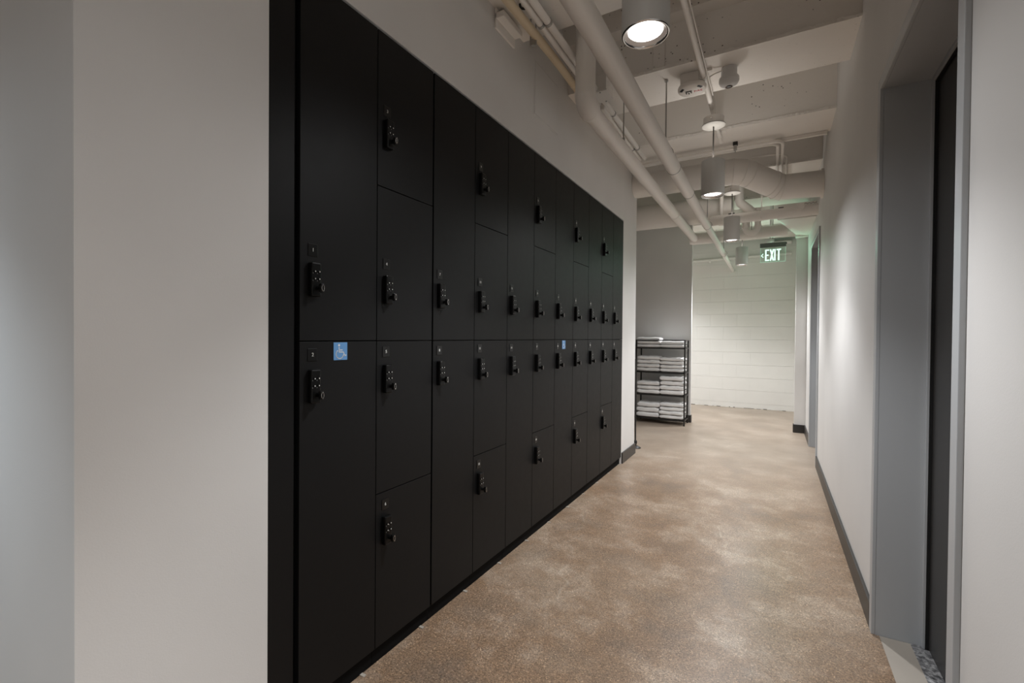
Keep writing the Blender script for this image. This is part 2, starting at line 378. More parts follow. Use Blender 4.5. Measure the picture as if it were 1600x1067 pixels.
for k in range(11):
    y0, y1 = EY[k], EY[k+1]
    small = k % 2 == 1
    n_d = 4 if small else 2
    lab = '%s black locker column, %s doors numbered %d to %d' % (ords[k], 'four' if small else 'two tall', num, num+n_d-1)
    if k in (0, 6): lab += ', wheelchair sign'
    e = empty('locker_cabinet', (A-.25, (y0+y1)/2, 0), lab, 'locker', 'black locker columns along the left wall')
    b = MB(); b.box(A-.50, A-.023, y0+.0008, y1-.0008, Z0, Z1+.002, M['locker_body']); b.build('cabinet_body', e)
    b = MB(); b.box(A-.50, A-.016, y0+.0008, y1-.0008, 0.0, Z0-.001, M['locker_body']); b.build('toe_kick', e)
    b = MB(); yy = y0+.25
    b.box(A-.0155, A+.004, yy, yy+.012, 0, .003, M['mortar'])  # pale tab stands in for a glint of light at the floor edge
    b.build('glint_tab', e)
    zs = [Z0, ZL, ZS, ZU, Z1] if small else [Z0, ZS, Z1]
    order = []
    for i in range(len(zs)-1): order.append((zs[i], zs[i+1]))
    order = order[::-1]
    for i, (za, zb) in enumerate(order):
        gap = .0022; gy0 = .006 if k == 2 else .002
        b = MB(); off = .0
        b.box(A-.019, A, y0+gy0, y1-.0015-(.002 if k == 1 else 0), za+gap, zb-gap+.001, M['locker'], .0008)
        d = b.build('locker_door', e)
        top_d = (za+zb)/2 > ZS
        if small: zc, pz = {0: (1.898, 1.982), 1: (1.343, 1.436), 2: (1.024, 1.121), 3: (.478, .569)}[i]
        else: zc, pz = ((1.346, 1.436) if i == 0 else (1.024, 1.119))
        lock_parts(d, y0+.045, zc, num+i, pz, False)
        if k in (0, 6) and i == 1: access_sign(d, y0+(.149 if k == 0 else .145), 1.1275)
    num += n_d
# filler strip beside the first column
b = MB(); b.box(A-.40, A-.004, .778, .857, 0, 2.258, M['locker'], .001)
o = b.build('filler_panel', loc=(A-.2, .8175, 0)); tag(o, 'narrow black filler strip between the near wall and the first locker column', 'panel')
b = MB(); b.box(A-.50, A-.19, .857, .8698, 0, 2.256, M['locker_body']); b.build('backing_strip', o)

# ------------------------------------------------------------------ pendant downlights
LZ = 2.163; LX = -.372
def pendant(name, x, y, label, k=1, grp='pendant cylinder lights along the corridor', sz0=106, lc=LAMP_COL, kf=1):
    e = empty(name, (x, y, LZ), label, 'light', grp)
    R_ = .0755; H_ = .238
    b = MB(); b.lathe([(R_-.002, LZ), (R_, LZ+.002), (R_, LZ+H_-.003), (R_-.004, LZ+H_), (0.004, LZ+H_)], x, y, M['metal_white'], 48)
    b.build('housing', e)
    b = MB(); b.lathe([(R_-.0005, LZ+.0015), (R_-.003, LZ-.002), (R_-.007, LZ-.001), (R_-.009, LZ+.004)], x, y, M['chrome'], 48); b.build('trim_ring', e)
    b = MB(); b.lathe([(R_-.009, LZ+.004), (.0555, LZ+.013)], x, y, M['reflector'], 48); b.build('reflector', e)
    b = MB(); b.disc(x, y, LZ+.013, .056, M['glow'], 48); b.build('lens', e)
    cy = y
    b = MB(); b.tube([(x, y, LZ+H_-.002), (x, cy, 2.645)], .0045, M['stem'], 8); b.build('stem', e)
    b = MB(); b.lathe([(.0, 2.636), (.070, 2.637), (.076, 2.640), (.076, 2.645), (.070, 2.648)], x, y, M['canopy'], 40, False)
    b.lathe([(.066, 2.648), (.066, 2.695)], x, y, M['pipe'], 40); b.disc(x, y, 2.695, .066, M['pipe'], 40, True)
    if (y-2.88) % 1.05 > .415:
        b.tube([(x, y, 2.694), (x, y, TOP-.001)], .011, M['pipe'], 10); 
    else: b.tube([(x, y, 2.694), (x, y, 2.7995)], .017, M['pipe'], 12)
    b.build('canopy', e)
    b = MB(); b.tube([(x-.01, y-.066, 2.668), (x-.01, y-.072, 2.668)], .004, M['chrome'], 6); b.build('canopy_screw', e)
    for nm, sz, bl, pw in (('beam', sz0, .55, BEAM_W), ('field', 168, 1.0, WIDE_W)):
        ld = bpy.data.lights.new('lamp_'+nm, 'SPOT'); ld.energy = pw*(k if nm == 'beam' else kf); ld.color = lc; ld.spot_size = math.radians(sz); ld.spot_blend = bl; ld.shadow_soft_size = .045
        lo = bpy.data.objects.new('lamp_'+nm, ld); COL.objects.link(lo); lo.parent = e; lo.location = (0, 0, -.004)
    ud = bpy.data.lights.new('lamp_up', 'SPOT'); ud.energy = 3.6; ud.color = (1.0, .95, .89); ud.spot_size = math.radians(165); ud.spot_blend = .6; ud.shadow_soft_size = .05
    uo = bpy.data.objects.new('lamp_up', ud); COL.objects.link(uo); uo.parent = e; uo.location = (0, 0, H_+.006); uo.rotation_euler = (PI, 0, 0)
    return e
L = [(1.52, 'nearest pendant cylinder light, its lens seen large at the top'), (3.45, 'second pendant cylinder light from the camera, hanging before the wide duct'),
     (5.14, 'third pendant cylinder light from the camera, hanging before the cross pipe'), (6.90, 'farthest pendant cylinder light, before the white block wall'),
     (-.30, 'pendant cylinder light above and behind the camera')]
KB = {1.52: (1.0, .62, 106), 3.45: (1.0, 1.25, 106), 5.14: (.88, 1.25, 106), 6.90: (.85, 1.3, 130), -.30: (1.25, .25, 98)}
for y, lab in L: pendant('pendant_light', LX if y > 0 else .08, y, lab, KB[y][0], sz0=KB[y][2], kf=KB[y][1])
for x_ in (-1.5, -2.75): pendant('pendant_light', x_, 7.75, 'unseen pendant cylinder light added to brighten the end wall, %s the partition corner' % ('nearer' if x_ > -2 else 'farther from'), .55, 'added unseen pendant lights behind the partition', 130, kf=.55)  # unseen lamps added behind the partition to brighten the block wall
pendant('pendant_light', -2.35, -.55, 'pendant cylinder light in the side space left of the corridor', 1.1, 'side pendant', 120, (.80, .91, 1.0), .75)

# ------------------------------------------------------------------ pipes
def pipe_line(name, X, Z, segs, r, label, m, ring=None, grp=None, joints=()):
    pass
def seg(pts, r, m, n=20): b = MB(); b.tube(pts, r, m, n); return b
AX, AZ = -.60, 2.335
e = empty('sprinkler_main', (AX, 1, AZ), 'long round ceiling pipe stepping thinner towards the end wall, right of its neighbour', 'pipe', 'large ceiling pipes')
for (ya, yb, r) in ((-3.0, 3.27, .0455), (3.27, 3.90, .043), (3.90, 5.12, .0385), (5.12, 6.95, .033), (6.95, YE+.004, .029)):
    seg([(AX, ya+.0015, AZ), (AX, yb-.0015, AZ)], r, M['pipe'], 28).build('pipe_length', e)
for y, r in ((3.27, .0462), (3.90, .0436), (5.12, .039), (6.95, .0345)):
    b = MB(); b.tube([(AX, y-.004, AZ), (AX, y+.004, AZ)], r+.001, M['steel'], 28); b.build('hanger_ring', e)
for y in (3.0, 5.12, 6.95):
    t = 2.80 if y != 5.12 and y < 4 else 2.80
    b = MB(); b.tube([(AX, y, AZ+.046), (AX, y, 2.80 if (y-2.88) % 1.05 < .415 else TOP)], .0042, M['steel'], 8)
    b.tube([(AX, y, AZ+.05), (AX, y, AZ+.064)], .009, M['steel'], 6)
    b.tube([(AX+.047*math.sin(t_*PI/9-PI/2.0), y, AZ+.047*math.cos(t_*PI/9-PI/2.0)) for t_ in range(10)], .0025, M['steel'], 6)
    b.tube([(AX, y, 2.787), (AX, y, 2.799)], .011, M['steel'], 8) if y < 4 else None
    b.build('hanger_rod', e)
BX, BZ = -.895, 2.43
e = empty('drain_pipe', (BX, 2.4, BZ), 'large ceiling pipe dropping beside the wall, then running left of its neighbour', 'pipe', 'large ceiling pipes')
seg([(BX, 2.36, 2.47), (BX, 2.36, TOP-.001)], .054, M['pipe'], 28).build('riser', e)
b = MB(); b.tube([(BX, 2.36, 2.50)]+[(BX, 2.36+.085*(1-math.cos(t*PI/12)), 2.485-.055*math.sin(t*PI/12)) for t in range(1, 7)], .056, M['pipe'], 28); b.build('elbow', e)
b = MB(); b.tube([(BX, 2.425, BZ), (BX, 2.45, BZ)], .0555, M['pipe'], 28); b.build('collar', e)
seg([(BX, 2.43, BZ), (BX+.012, 4.88, BZ)], .0475, M['pipe'], 28).build('pipe_length', e)
b = MB(); b.tube([(BX+.012, 4.87, BZ), (BX+.012, 4.90, BZ)], .051, M['pipe'], 28); b.build('collar', e)
seg([(BX+.012, 4.90, BZ), (BX+.02, 6.22, BZ)], .0465, M['pipe'], 28).build('pipe_length', e)
# cream pipe hugging the wall, with its bracket
e = empty('cream_pipe', (-1.165, 2, 2.85), 'thin cream coloured pipe running high along the left wall', 'pipe')
pts = [(-1.06, y, 2.705+.004*math.sin(y*5)) for y in [-3+.3*i for i in range(20)]]
b = MB(); b.tube([(-1.062-.008*max(0, y-2), y, 2.705+.006*math.sin(y*6)) for y in [-3+.19*i for i in range(38)]], .0215, M['pipe_yellow'], 16); b.build('pipe_length', e)
b = MB(); b.box(A+.0005, A+.055, 1.94, 2.13, 2.745, 2.775, M['pipe'], .004); b.box(A+.0005, A+.012, 1.94, 2.13, 2.70, 2.80, M['pipe'], .003)
o = b.build('wall_bracket', loc=(A+.03, 2.03, 2.76)); tag(o, 'small painted bracket block on the wall beside the cream pipe', 'bracket')
# pair of grey conduits and a thin wire along the wall
for i, (X_, r, lab) in enumerate(((-1.012, .0150, 'grey conduit next to the cream pipe, left of its pair'), (-.973, .0175, 'thicker grey conduit on the corridor side of its pair'))):
    b = MB(); b.tube([(X_, -3, 2.715), (X_, 4.0, 2.715)], r, M['pipe'], 14)
    o = b.build('conduit', loc=(X_, 2, 2.715)); tag(o, lab, 'conduit', 'conduits beside the wall')
    for y in (2.05, 3.1, 3.75):
        b = MB(); b.tube([(X_, y-.008, 2.715), (X_, y+.008, 2.715)], r+.003, M['steel'], 14); b.build('strap', o)
b = MB(); b.tube([(-.993, y, 2.722+.003*math.sin(3*y)) for y in [-3+.35*i for i in range(21)]], .0035, M['pipe'], 6)
o = b.build('cable', loc=(-.978, 2, 2.72)); tag(o, 'thin cable lying between the two grey conduits', 'cable')
# trapeze hanger by the wall
b = MB(); b.tube([(-1.095, 2.10, 2.665), (-1.095, 2.10, 2.80)], .0045, M['steel'], 8); b.tube([(-1.065, 2.10, 2.665), (-1.065, 2.10, 2.80)], .0045, M['steel'], 8)
b.tube([(-1.08, 2.10, 2.66), (-1.08, 2.10, 2.69)], .013, M['steel'], 8)
o = b.build('pipe_hanger', loc=(-1.08, 2.10, 2.68)); tag(o, 'steel rod hanger holding the cream pipe and conduits', 'hanger')
b = MB(); b.tube(arc((-1.03, 1.92, 2.752), (1, 0, 0), (0, 0, -1), .03, 0, PI, 12), .006, M['rack'], 8)
b.tube([(-1.03, -2.9, 2.762), (-1.03, 1.95, 2.762)], .019, M['pipe'], 14)
o = b.build('strapped_conduit', loc=(-1.03, 1.9, 2.74)); tag(o, 'short conduit ending in a black strap high beside the left wall', 'conduit')
# junction boxes on the conduits
e = empty('junction_box', (-.95, 2.81, 2.70), 'painted metal junction box on the conduits between the two big pipes', 'junction box')
b = MB(); b.box(-.985, -.905, 2.74, 2.87, 2.70, 2.797, M['pipe'], .004); b.build('box_body', e)
b = MB(); b.box(-.99, -.90, 2.735, 2.875, 2.69, 2.6995, M['pipe'], .002); b.build('box_cover', e)
b = MB()
for yy in (2.745, 2.865): b.tube([(-.945, yy, 2.686), (-.945, yy, 2.692)], .005, M['steel'], 6)
o = b.build('cover_screws', e); o['kind'] = 'stuff'
e = empty('conduit_fitting', (-.99, 3.02, 2.70), 'painted conduit body fitting just beyond the junction box', 'conduit fitting')
b = MB(); b.box(-1.018, -.978, 2.93, 3.07, 2.676, 2.722, M['pipe'], .008); b.build('fitting_body', e)
b = MB(); b.tube([(-1.0, 3.07, 2.705), (-1.0, 3.12, 2.71)], .02, M['pipe'], 12); b.build('coupling', e)
b = MB(); b.tube([(-.875, 3.02, 2.43), (-.875, 3.02, 2.80)], .0045, M['steel'], 8); b.tube([(-.875, 3.02, 2.48), (-.875, 3.02, 2.50)], .009, M['steel'], 6)
o = b.build('hanger_rod', loc=(-.875, 3.02, 2.6)); tag(o, 'thin steel rod hanger from the beam down to the left large pipe', 'hanger')
b = MB(); b.tube([(-.35, 3.02, 2.76), (-.33, 3.03, 2.775), (-.29, 3.03, 2.783), (-.245, 3.03, 2.78)], .004, M['pipe'], 6)
o = b.build('cable', loc=(-.3, 3.03, 2.77)); tag(o, 'short drooping cable between the ceiling conduit and the camera', 'cable')
# conduit feeding the lights
b = MB(); b.tube([(-.383, -3, 2.762), (-.383, 4.07, 2.762)], .0145, M['pipe'], 14)
o = b.build('conduit', loc=(-.383, 2, 2.762)); tag(o, 'single thin conduit running above the pendant lights', 'conduit')
for y in (.95, 3.0, 3.95):
    b = MB(); b.tube([(-.383, y-.01, 2.762), (-.383, y+.01, 2.762)], .018, M['pipe'], 12); b.box(-.365, -.335, y-.01, y+.01, 2.784, 2.799, M['pipe']); b.build('strap', o)
b = MB(); b.tube([(-.362, y, 2.778+.004*math.sin(4*y)) for y in [-3+.35*i for i in range(19)]], .003, M['pipe'], 6)
o = b.build('cable', loc=(-.36, 1, 2.78)); tag(o, 'thin cable following the single conduit above the lights', 'cable')
# conduit pair crossing under the second beam, turning away
for i, (yy, xx, lab) in enumerate(((4.235, .052, 'crossing conduit under the second beam, the outer of two'), (4.275, .018, 'crossing conduit under the second beam, the inner of two'))):
    r_ = .075; yc = yy+r_
    P_ = [(-1.12, yy, 2.752), (xx-r_, yy, 2.752)]+[(xx-r_+r_*math.sin(t*PI/12), yy+r_*(1-math.cos(t*PI/12)), 2.752) for t in range(1, 7)]+[(xx, 5.4, 2.752)]
    b = MB(); b.tube(P_, .0125, M['pipe'], 12); o = b.build('bent_conduit', loc=(xx-.3, yy, 2.752)); tag(o, lab, 'conduit', 'crossing bent conduits')
P_ = [(-.18, 4.62, 2.788), (-.05, 4.62, 2.788)]+[(-.05+.14*math.sin(t*PI/12), 4.62+.14*(1-math.cos(t*PI/12)), 2.788) for t in range(1, 7)]+[(.09, 5.3, 2.788)]
b = MB(); b.tube(P_, .011, M['pipe'], 12); o = b.build('bent_conduit', loc=(0, 4.62, 2.752)); tag(o, 'third bent conduit curving just above the wide duct', 'conduit', 'crossing bent conduits')
b = MB(); b.box(-.305, -.27, 4.21, 4.245, 2.775, 2.80, M['rack']); b.box(-.30, -.275, 4.215, 4.24, 2.735, 2.775, M['steel'], .002); b.tube([(-.2875, 4.228, 2.715), (-.2875, 4.228, 2.74)], .004, M['steel'], 6)
o = b.build('beam_clamp', loc=(-.288, 4.228, 2.76)); tag(o, 'small black and steel clamp holding the crossing conduits', 'clamp')
b = MB(); b.box(.0, .35, 4.31, 4.335, 2.772, 2.7995, M['concrete'], .002); o = b.build('surface_raceway', loc=(.2, 4.32, 2.785)); tag(o, 'slim painted raceway strip on the second beam by the right wall', 'raceway')

# ------------------------------------------------------------------ ducts
e = empty('round_duct', (-.4, 4.6, 2.66), 'wide round duct crossing the ceiling with an offset bend', 'duct')
DR = .112
def duct_piece(p, q, r, nm='duct_section', par=None):
    b = MB(); b.tube([p, q], r, M['pipe'], 36, cap=False)
    return b.build(nm, par)
P0, P1, P2, P3, P4, P5 = (-1.213, 4.60, 2.685), (-.33, 4.60, 2.68), (-.255, 4.625, 2.672), (-.02, 4.80, 2.582), (.055, 4.845, 2.552), (.3705, 4.86, 2.545)
P25 = (-.20, 4.66, 2.652); P35 = (.02, 4.83, 2.563)
chain = [P0, P1, P2, P25, P3, P35, P4, P5]
# swept in one run so that the mitred sections share their seams
def sweep_rings(pts, r, n=36):
    pts = [Vector(p) for p in pts]; rings = []
    for i, p in enumerate(pts):
        if i == 0: d = pts[1]-p
        elif i == len(pts)-1: d = p-pts[i-1]
        else: d = (p-pts[i-1]).normalized()+(pts[i+1]-p).normalized()
        d.normalize(); a = (Vector((0, 0, 1))-d*d.z).normalized(); b_ = d.cross(a)
        rings.append([p+(a*math.cos(2*PI*k/n)+b_*math.sin(2*PI*k/n))*r for k in range(n)])
    return rings
rg = sweep_rings(chain, DR); n = 36
for i in range(len(rg)-1):
    b = MB(); b.add(rg[i]+rg[i+1], [(k, (k+1) % n, n+(k+1) % n, n+k) for k in range(n)], M['pipe'], True); b.build('duct_section', e)
for i in range(1, len(rg)-1):
    rr = [Vector(q)+(Vector(q)-Vector(chain[i])).normalized()*.0012 for q in rg[i]]; b = MB(); b.tube(rr+[rr[0]], .003, M['pipe'], 5, cap=False); b.build('seam_band', e)
b = MB(); b.tube([(.352, 4.86, 2.545), (.3702, 4.86, 2.545)], DR+.014, M['pipe'], 36); b.build('end_collar', e)

e = empty('round_duct', (-1.2, 5.56, 2.60), 'dark shaded round duct crossing behind the first one, ending mid-corridor', 'duct')
b = MB(); b.tube([(-1.85, 5.66, 2.632), (-.62, 5.66, 2.632)], .145, M['pipe'], 36); b.build('duct_section', e)
b = MB(); b.tube([(-.66, 5.66, 2.632), (-.40, 5.66, 2.62)], .13, M['pipe'], 36); b.build('duct_section', e)
b = MB(); b.tube([(-.665, 5.66, 2.632), (-.645, 5.66, 2.632)], .149, M['pipe'], 36); b.build('seam_band', e)
e = empty('cross_pipe', (-.1, 5.55, 2.47), 'straight pipe crossing the corridor above the third light, with couplings', 'pipe', 'cross pipes near the far end')
YG, ZG, RG = 5.36, 2.435, .052
b = MB(); b.tube([(-.60, YG, ZG), (B, YG, ZG+.006)], RG, M['pipe'], 28); b.build('pipe_length', e)
for x in (-.115, .03, .085):
    b = MB(); b.tube([(x-.004, YG, ZG+.003), (x+.004, YG, ZG+.003)], RG+.003, M['pipe'], 28); b.build('coupling_band', e)
b = MB(); b.tube([(.034, YG, ZG+.003), (.081, YG, ZG+.003)], RG+.0015, M['pipe'], 28); b.box(.034, .081, YG-.02, YG-.005, ZG+.052, ZG+.062, M['rack'], .001); b.build('coupling', e)
b = MB(); b.box(-.42, -.36, YG-.03, YG-.015, ZG+.045, ZG+.056, M['rack'], .001); b.build('coupling_bolts', e)
b = MB(); b.box(-.118, -.108, YG-.056, YG-.053, ZG-.045, 2.80, M['pipe']); b.box(-.118, -.108, YG-.056, YG+.05, 2.795, 2.80, M['pipe']); b.build('hanger_strap', e)
b = MB(); b.tube([(.22, YG-.03, ZG+.035), (.22, YG-.085, ZG+.035)], .032, M['pipe'], 24); b.tube([(.22, YG-.085, ZG+.035), (.22, YG-.092, ZG+.035)], .035, M['pipe'], 24); b.build('cleanout_cap', e)
b = MB(); b.tube([(.25, YG-.03, ZG+.06)]+[(.25+.015*i, YG-.05, ZG+.06+(.008 if i % 2 else -.002)) for i in range(1, 8)], .004, M['steel'], 6); b.build('flexible_strap', e)

e = empty('cross_pipe', (-.3, 6.3, 2.4), 'large pipe crossing low behind the U-shaped trap before the block wall', 'pipe', 'cross pipes near the far end')
b = MB(); b.tube([(-.93, 6.22, 2.435), (.135, 6.22, 2.442)], .068, M['pipe'], 28); b.build('pipe_length', e)
for x in (-.885, -.15): b = MB(); b.tube([(x-.03, 6.22, 2.437), (x+.03, 6.22, 2.437)], .073, M['pipe'], 28); b.build('coupling', e)
# trap
e = empty('pipe_trap', (-.23, 5.75, 2.4), 'U-shaped pipe trap hanging beside the third light', 'pipe')
tx0, tx1, ty, tz = -.275, -.155, 5.70, 2.40
b = MB(); b.tube([(tx0, ty, 2.60), (tx0, ty, tz)]+[(tx0+.06*(1-math.cos(t*PI/10)), ty, tz-.06*math.sin(t*PI/10)) for t in range(1, 10)]+[(tx1, ty, tz), (tx1, ty, 2.60)], .031, M['pipe'], 20); b.build('trap_bend', e)
b = MB(); b.tube([(-.215, ty, tz-.085), (-.215, ty, tz+.12)], .005, M['steel'], 6); b.tube([(-.235, ty, tz-.0), (-.235, ty, tz+.14)], .008, M['pipe'], 8); b.build('trap_rod', e)
for x in (tx0, tx1): b = MB(); b.tube([(x, ty, tz-.005), (x, ty, tz+.02)], .035, M['pipe'], 20); b.build('trap_collar', e)
# vertical pipe with 45 degree elbow
e = empty('elbow_pipe', (-.36, 5.5, 2.62), 'short vertical pipe with a slanting elbow behind the third light canopy', 'pipe')
b = MB(); b.tube([(-.335, 5.62, TOP-.001), (-.335, 5.62, 2.70)], .043, M['pipe'], 24); b.build('pipe_length', e)
b = MB(); b.tube([(-.335, 5.62, 2.705), (-.325, 5.62, 2.66), (-.245, 5.64, 2.59), (-.20, 5.66, 2.545)], .046, M['pipe'], 24); b.build('elbow', e)
b = MB(); b.tube([(-.335, 5.62, 2.70), (-.335, 5.62, 2.712)], .048, M['pipe'], 24); b.build('collar', e)
# thin vertical pipe
b = MB(); b.tube([(-.50, 5.465, TOP-.001), (-.50, 5.465, 2.42)], .020, M['pipe'], 14); b.tube([(-.50, 5.465, 2.42), (-.50, 5.465, 2.40)], .026, M['pipe'], 14)
o = b.build('vertical_pipe', loc=(-.50, 5.55, 2.6)); tag(o, 'slim vertical pipe between the big ceiling pipe and third light', 'pipe')
# tapered duct end above the pier
e = empty('duct_transition', (.2, 6.0, 2.45), 'tapered duct fitting sloping down to the pier by the far door', 'duct')
b = MB()
v_ = [(.03, 5.50, 2.405), (.3695, 5.50, 2.405), (.3695, 5.50, 2.56), (.03, 5.50, 2.56), (.245, 6.76, 2.475), (.3695, 6.76, 2.455), (.3695, 6.76, 2.62), (.245, 6.76, 2.62)]
b.add(v_, [(0, 1, 2, 3), (7, 6, 5, 4), (0, 4, 5, 1), (1, 5, 6, 2), (2, 6, 7, 3), (3, 7, 4, 0)], M['pipe']); b.build('tapered_section', e)
b = MB(); b.box(.236, .3695, 6.70, 6.785, 2.44, 2.63, M['pipe'], .004); b.build('end_flange', e)
# conduits on and before the end wall
e = empty('wall_conduit', (-.4, YE-.04, 2.53), 'horizontal conduit across the white block wall below the exit sign housing', 'conduit')
b = MB(); b.tube([(-2.6, YE-.03, 2.505), (.249, YE-.03, 2.56)], .025, M['block'], 14); b.build('pipe_length', e)
for x in (-.96, -.05): b = MB(); b.tube([(x-.02, YE-.03, 2.536+.0193*x), (x+.02, YE-.03, 2.537+.0193*x)], .029, M['block'], 14); b.build('coupling', e)
e = empty('wall_conduit', (.1, YE-.06, 2.75), 'short upper conduit with elbow on the block wall above the exit sign', 'conduit')
b = MB(); b.tube([(.249, YE-.05, 2.745), (-.02, YE-.05, 2.738)], .035, M['block'], 16); b.build('pipe_length', e)
b = MB(); b.tube([(.0, YE-.05, 2.738), (-.045, YE-.05, 2.738), (-.065, YE-.05, 2.76), (-.066, YE-.05, 2.90), (-.066, YE-.05, TOP)], .042, M['block'], 16); b.build('elbow', e)

# ------------------------------------------------------------------ security camera and detector
cx, cy = -.247, 3.055
e = empty('security_camera', (cx, cy, 2.8), 'white cylindrical dome camera mounted under the first beam', 'security camera')
b = MB(); b.lathe([(.044, 2.7995), (.044, 2.742)], cx, cy, M['cam_white'], 36); b.build('mount', e)
b = MB(); b.lathe([(.044, 2.7425), (.055, 2.742)], cx, cy, M['cam_white'], 36, False); b.lathe([(.055, 2.742), (.0565, 2.722)], cx, cy, M['cam_white'], 36); b.lathe([(.0565, 2.722), (.050, 2.708), (.034, 2.696), (.021, 2.690)], cx, cy, M['cam_white'], 36); b.build('shroud', e)
b = MB(); b.lathe([(.021, 2.690), (.018, 2.700), (.012, 2.703), (.0, 2.703)], cx, cy, M['reflector'], 24); b.tube([(cx, cy, 2.703), (cx, cy, 2.690)], .011, M['dark_hole'], 16); b.build('camera_eye', e)
cx, cy = -.452, 3.03
e = empty('smoke_detector', (cx, cy, 2.8), 'round detector with black markings and red FIRE text under the first beam', 'smoke detector')
b = MB(); b.box(cx-.062, cx+.045, cy-.05, cy+.05, 2.735, 2.7995, M['pipe'], .003); b.build('back_box', e)
b = MB(); b.lathe([(.0, 2.735), (.078, 2.735), (.083, 2.726), (.082, 2.712), (.074, 2.704), (.0, 2.702)], cx, cy, M['pipe'], 40); b.build('detector_head', e)
b = MB(); mt = Matrix(((1, 0, 0, cx+.035), (0, -1, 0, cy+.005), (0, 0, -1, 2.7013), (0, 0, 0, 1)))
rz = Matrix.Rotation(0, 4, 'Z')
vs, fs = text_geo('FIRE', .027, mt); b.add(vs, fs, M['red'])
mt = Matrix(((1, 0, 0, cx-.018), (0, -1, 0, cy+.002), (0, 0, -1, 2.7013), (0, 0, 0, 1)))
b.box(cx-.036, cx+.0, cy-.016, cy-.004, 2.7008, 2.7022, M['dark_hole'])
for dx, dy in ((-.034, .012), (-.02, .012), (-.006, .012), (-.034, 0), (-.006, 0), (-.02, .02)): b.box(cx+dx-.004, cx+dx+.004, cy+dy-.004, cy+dy+.004, 2.7008, 2.7022, M['dark_hole'])
b.build('printed_marks', e)
for a0 in (200, 305):
    b = MB()
    vs = []; nn = 6
    for i in range(nn+1):
        t = math.radians(a0+30*i/nn); vs += [(cx+.058*math.cos(t), cy+.058*math.sin(t), 2.7008), (cx+.074*math.cos(t), cy+.074*math.sin(t), 2.7028)]
    b.add(vs, [(2*i, 2*i+1, 2*i+3, 2*i+2) for i in range(nn)]+[(2*i+2, 2*i+3, 2*i+1, 2*i) for i in range(nn)], M['dark_hole'])
    b.build('rim_label', e)
b = MB(); b.tube([(cx+.06, cy-.01, 2.752), (cx+.045, cy-.01, 2.752)], .008, M['steel'], 8); b.build('cable_clamp', e)

# ------------------------------------------------------------------ exit sign
e = empty('exit_sign', (-.01, 6.9, 2.3), 'edge-lit green EXIT sign with arrow pointing left, hung before the block wall', 'sign')
b = MB(); b.box(-.158, .138, 6.885, 6.915, 2.372, 2.428, M['exit_housing'], .002); b.build('sign_housing', e)
b = MB(); b.box(.138, .146, 6.885, 6.915, 2.402, 2.424, M['rack'], .001); b.build('housing_cap', e)
b = MB(); b.lathe([(.0, 2.428), (.052, 2.428), (.056, 2.436), (.056, 2.475), (.0, 2.475)], -.05, 6.90, M['metal_white'], 28); b.build('mounting_canopy', e)
b = MB(); b.tube([(-.015, 6.9, 2.43), (-.015, 6.9, TOP)], .006, M['steel'], 8); b.tube([(-.04, 6.9, 2.47), (-.04, 6.9, TOP)], .012, M['metal_white'], 8); b.build('hanging_rod', e)
b = MB(); b.box(-.150, .130, 6.897, 6.903, 2.182, 2.372, M['clear']); b.build('clear_panel', e)
b = MB(); b.box(-.150, .130, 6.8965, 6.9035, 2.179, 2.182, M['exit_edge']); b.box(-.153, -.150, 6.8965, 6.9035, 2.179, 2.372, M['exit_edge']); b.box(.130, .133, 6.8965, 6.9035, 2.179, 2.372, M['exit_edge']); b.build('panel_edge', e)
b = MB()
def bar(u0, v0, u1, v1, wd):
    p, q = Vector((u0, 6.895, v0)), Vector((u1, 6.895, v1)); d = (q-p).normalized(); nn = Vector((-d.z, 0, d.x))*wd/2
    a_ = [p-nn, q-nn, q+nn, p+nn]; o2 = Vector((0, .0016, 0))
    b.add(a_+[t+o2 for t in a_], [(0, 1, 2, 3), (7, 6, 5, 4), (0, 4, 5, 1), (1, 5, 6, 2), (2, 6, 7, 3), (3, 7, 4, 0)], M['exit_glow'])
zb_, zt_ = 2.197, 2.345; W = .0165
x = -.098; bar(x+W/2, zb_, x+W/2, zt_, W)
for zz_ in (zb_+.008, (zb_+zt_)/2, zt_-.008): bar(x+W, zz_, x+.046-(.006 if abs(zz_-(zb_+zt_)/2) < .01 else 0), zz_, .016)
x = -.045; bar(x+.007, zb_, x+.041, zt_, W); bar(x+.041, zb_, x+.007, zt_, W)
bar(.013, zb_, .013, zt_, W)
bar(.032, zt_-.008, .082, zt_-.008, .016); bar(.057, zb_, .057, zt_-.016, W)
bar(-.140, 2.268, -.120, 2.293, .008); bar(-.140, 2.268, -.120, 2.243, .008)
b.build('exit_lettering', e)
ld = bpy.data.lights.new('sign_glow', 'SPOT'); ld.energy = 3.5; ld.color = (.38, 1.0, .66); ld.shadow_soft_size = .02; ld.spot_size = math.radians(165); ld.spot_blend = .5
lo = bpy.data.objects.new('sign_glow', ld); COL.objects.link(lo); lo.parent = e; lo.location = Vector((-.01, 6.885, 2.28))-Vector(e.location); lo.rotation_euler = (-PI/2, 0, 0)
l2 = lo.copy(); l2.data = ld.copy(); l2.data.energy = 3.5; COL.objects.link(l2); l2.location.y = .018; l2.rotation_euler = (PI/2, 0, 0)

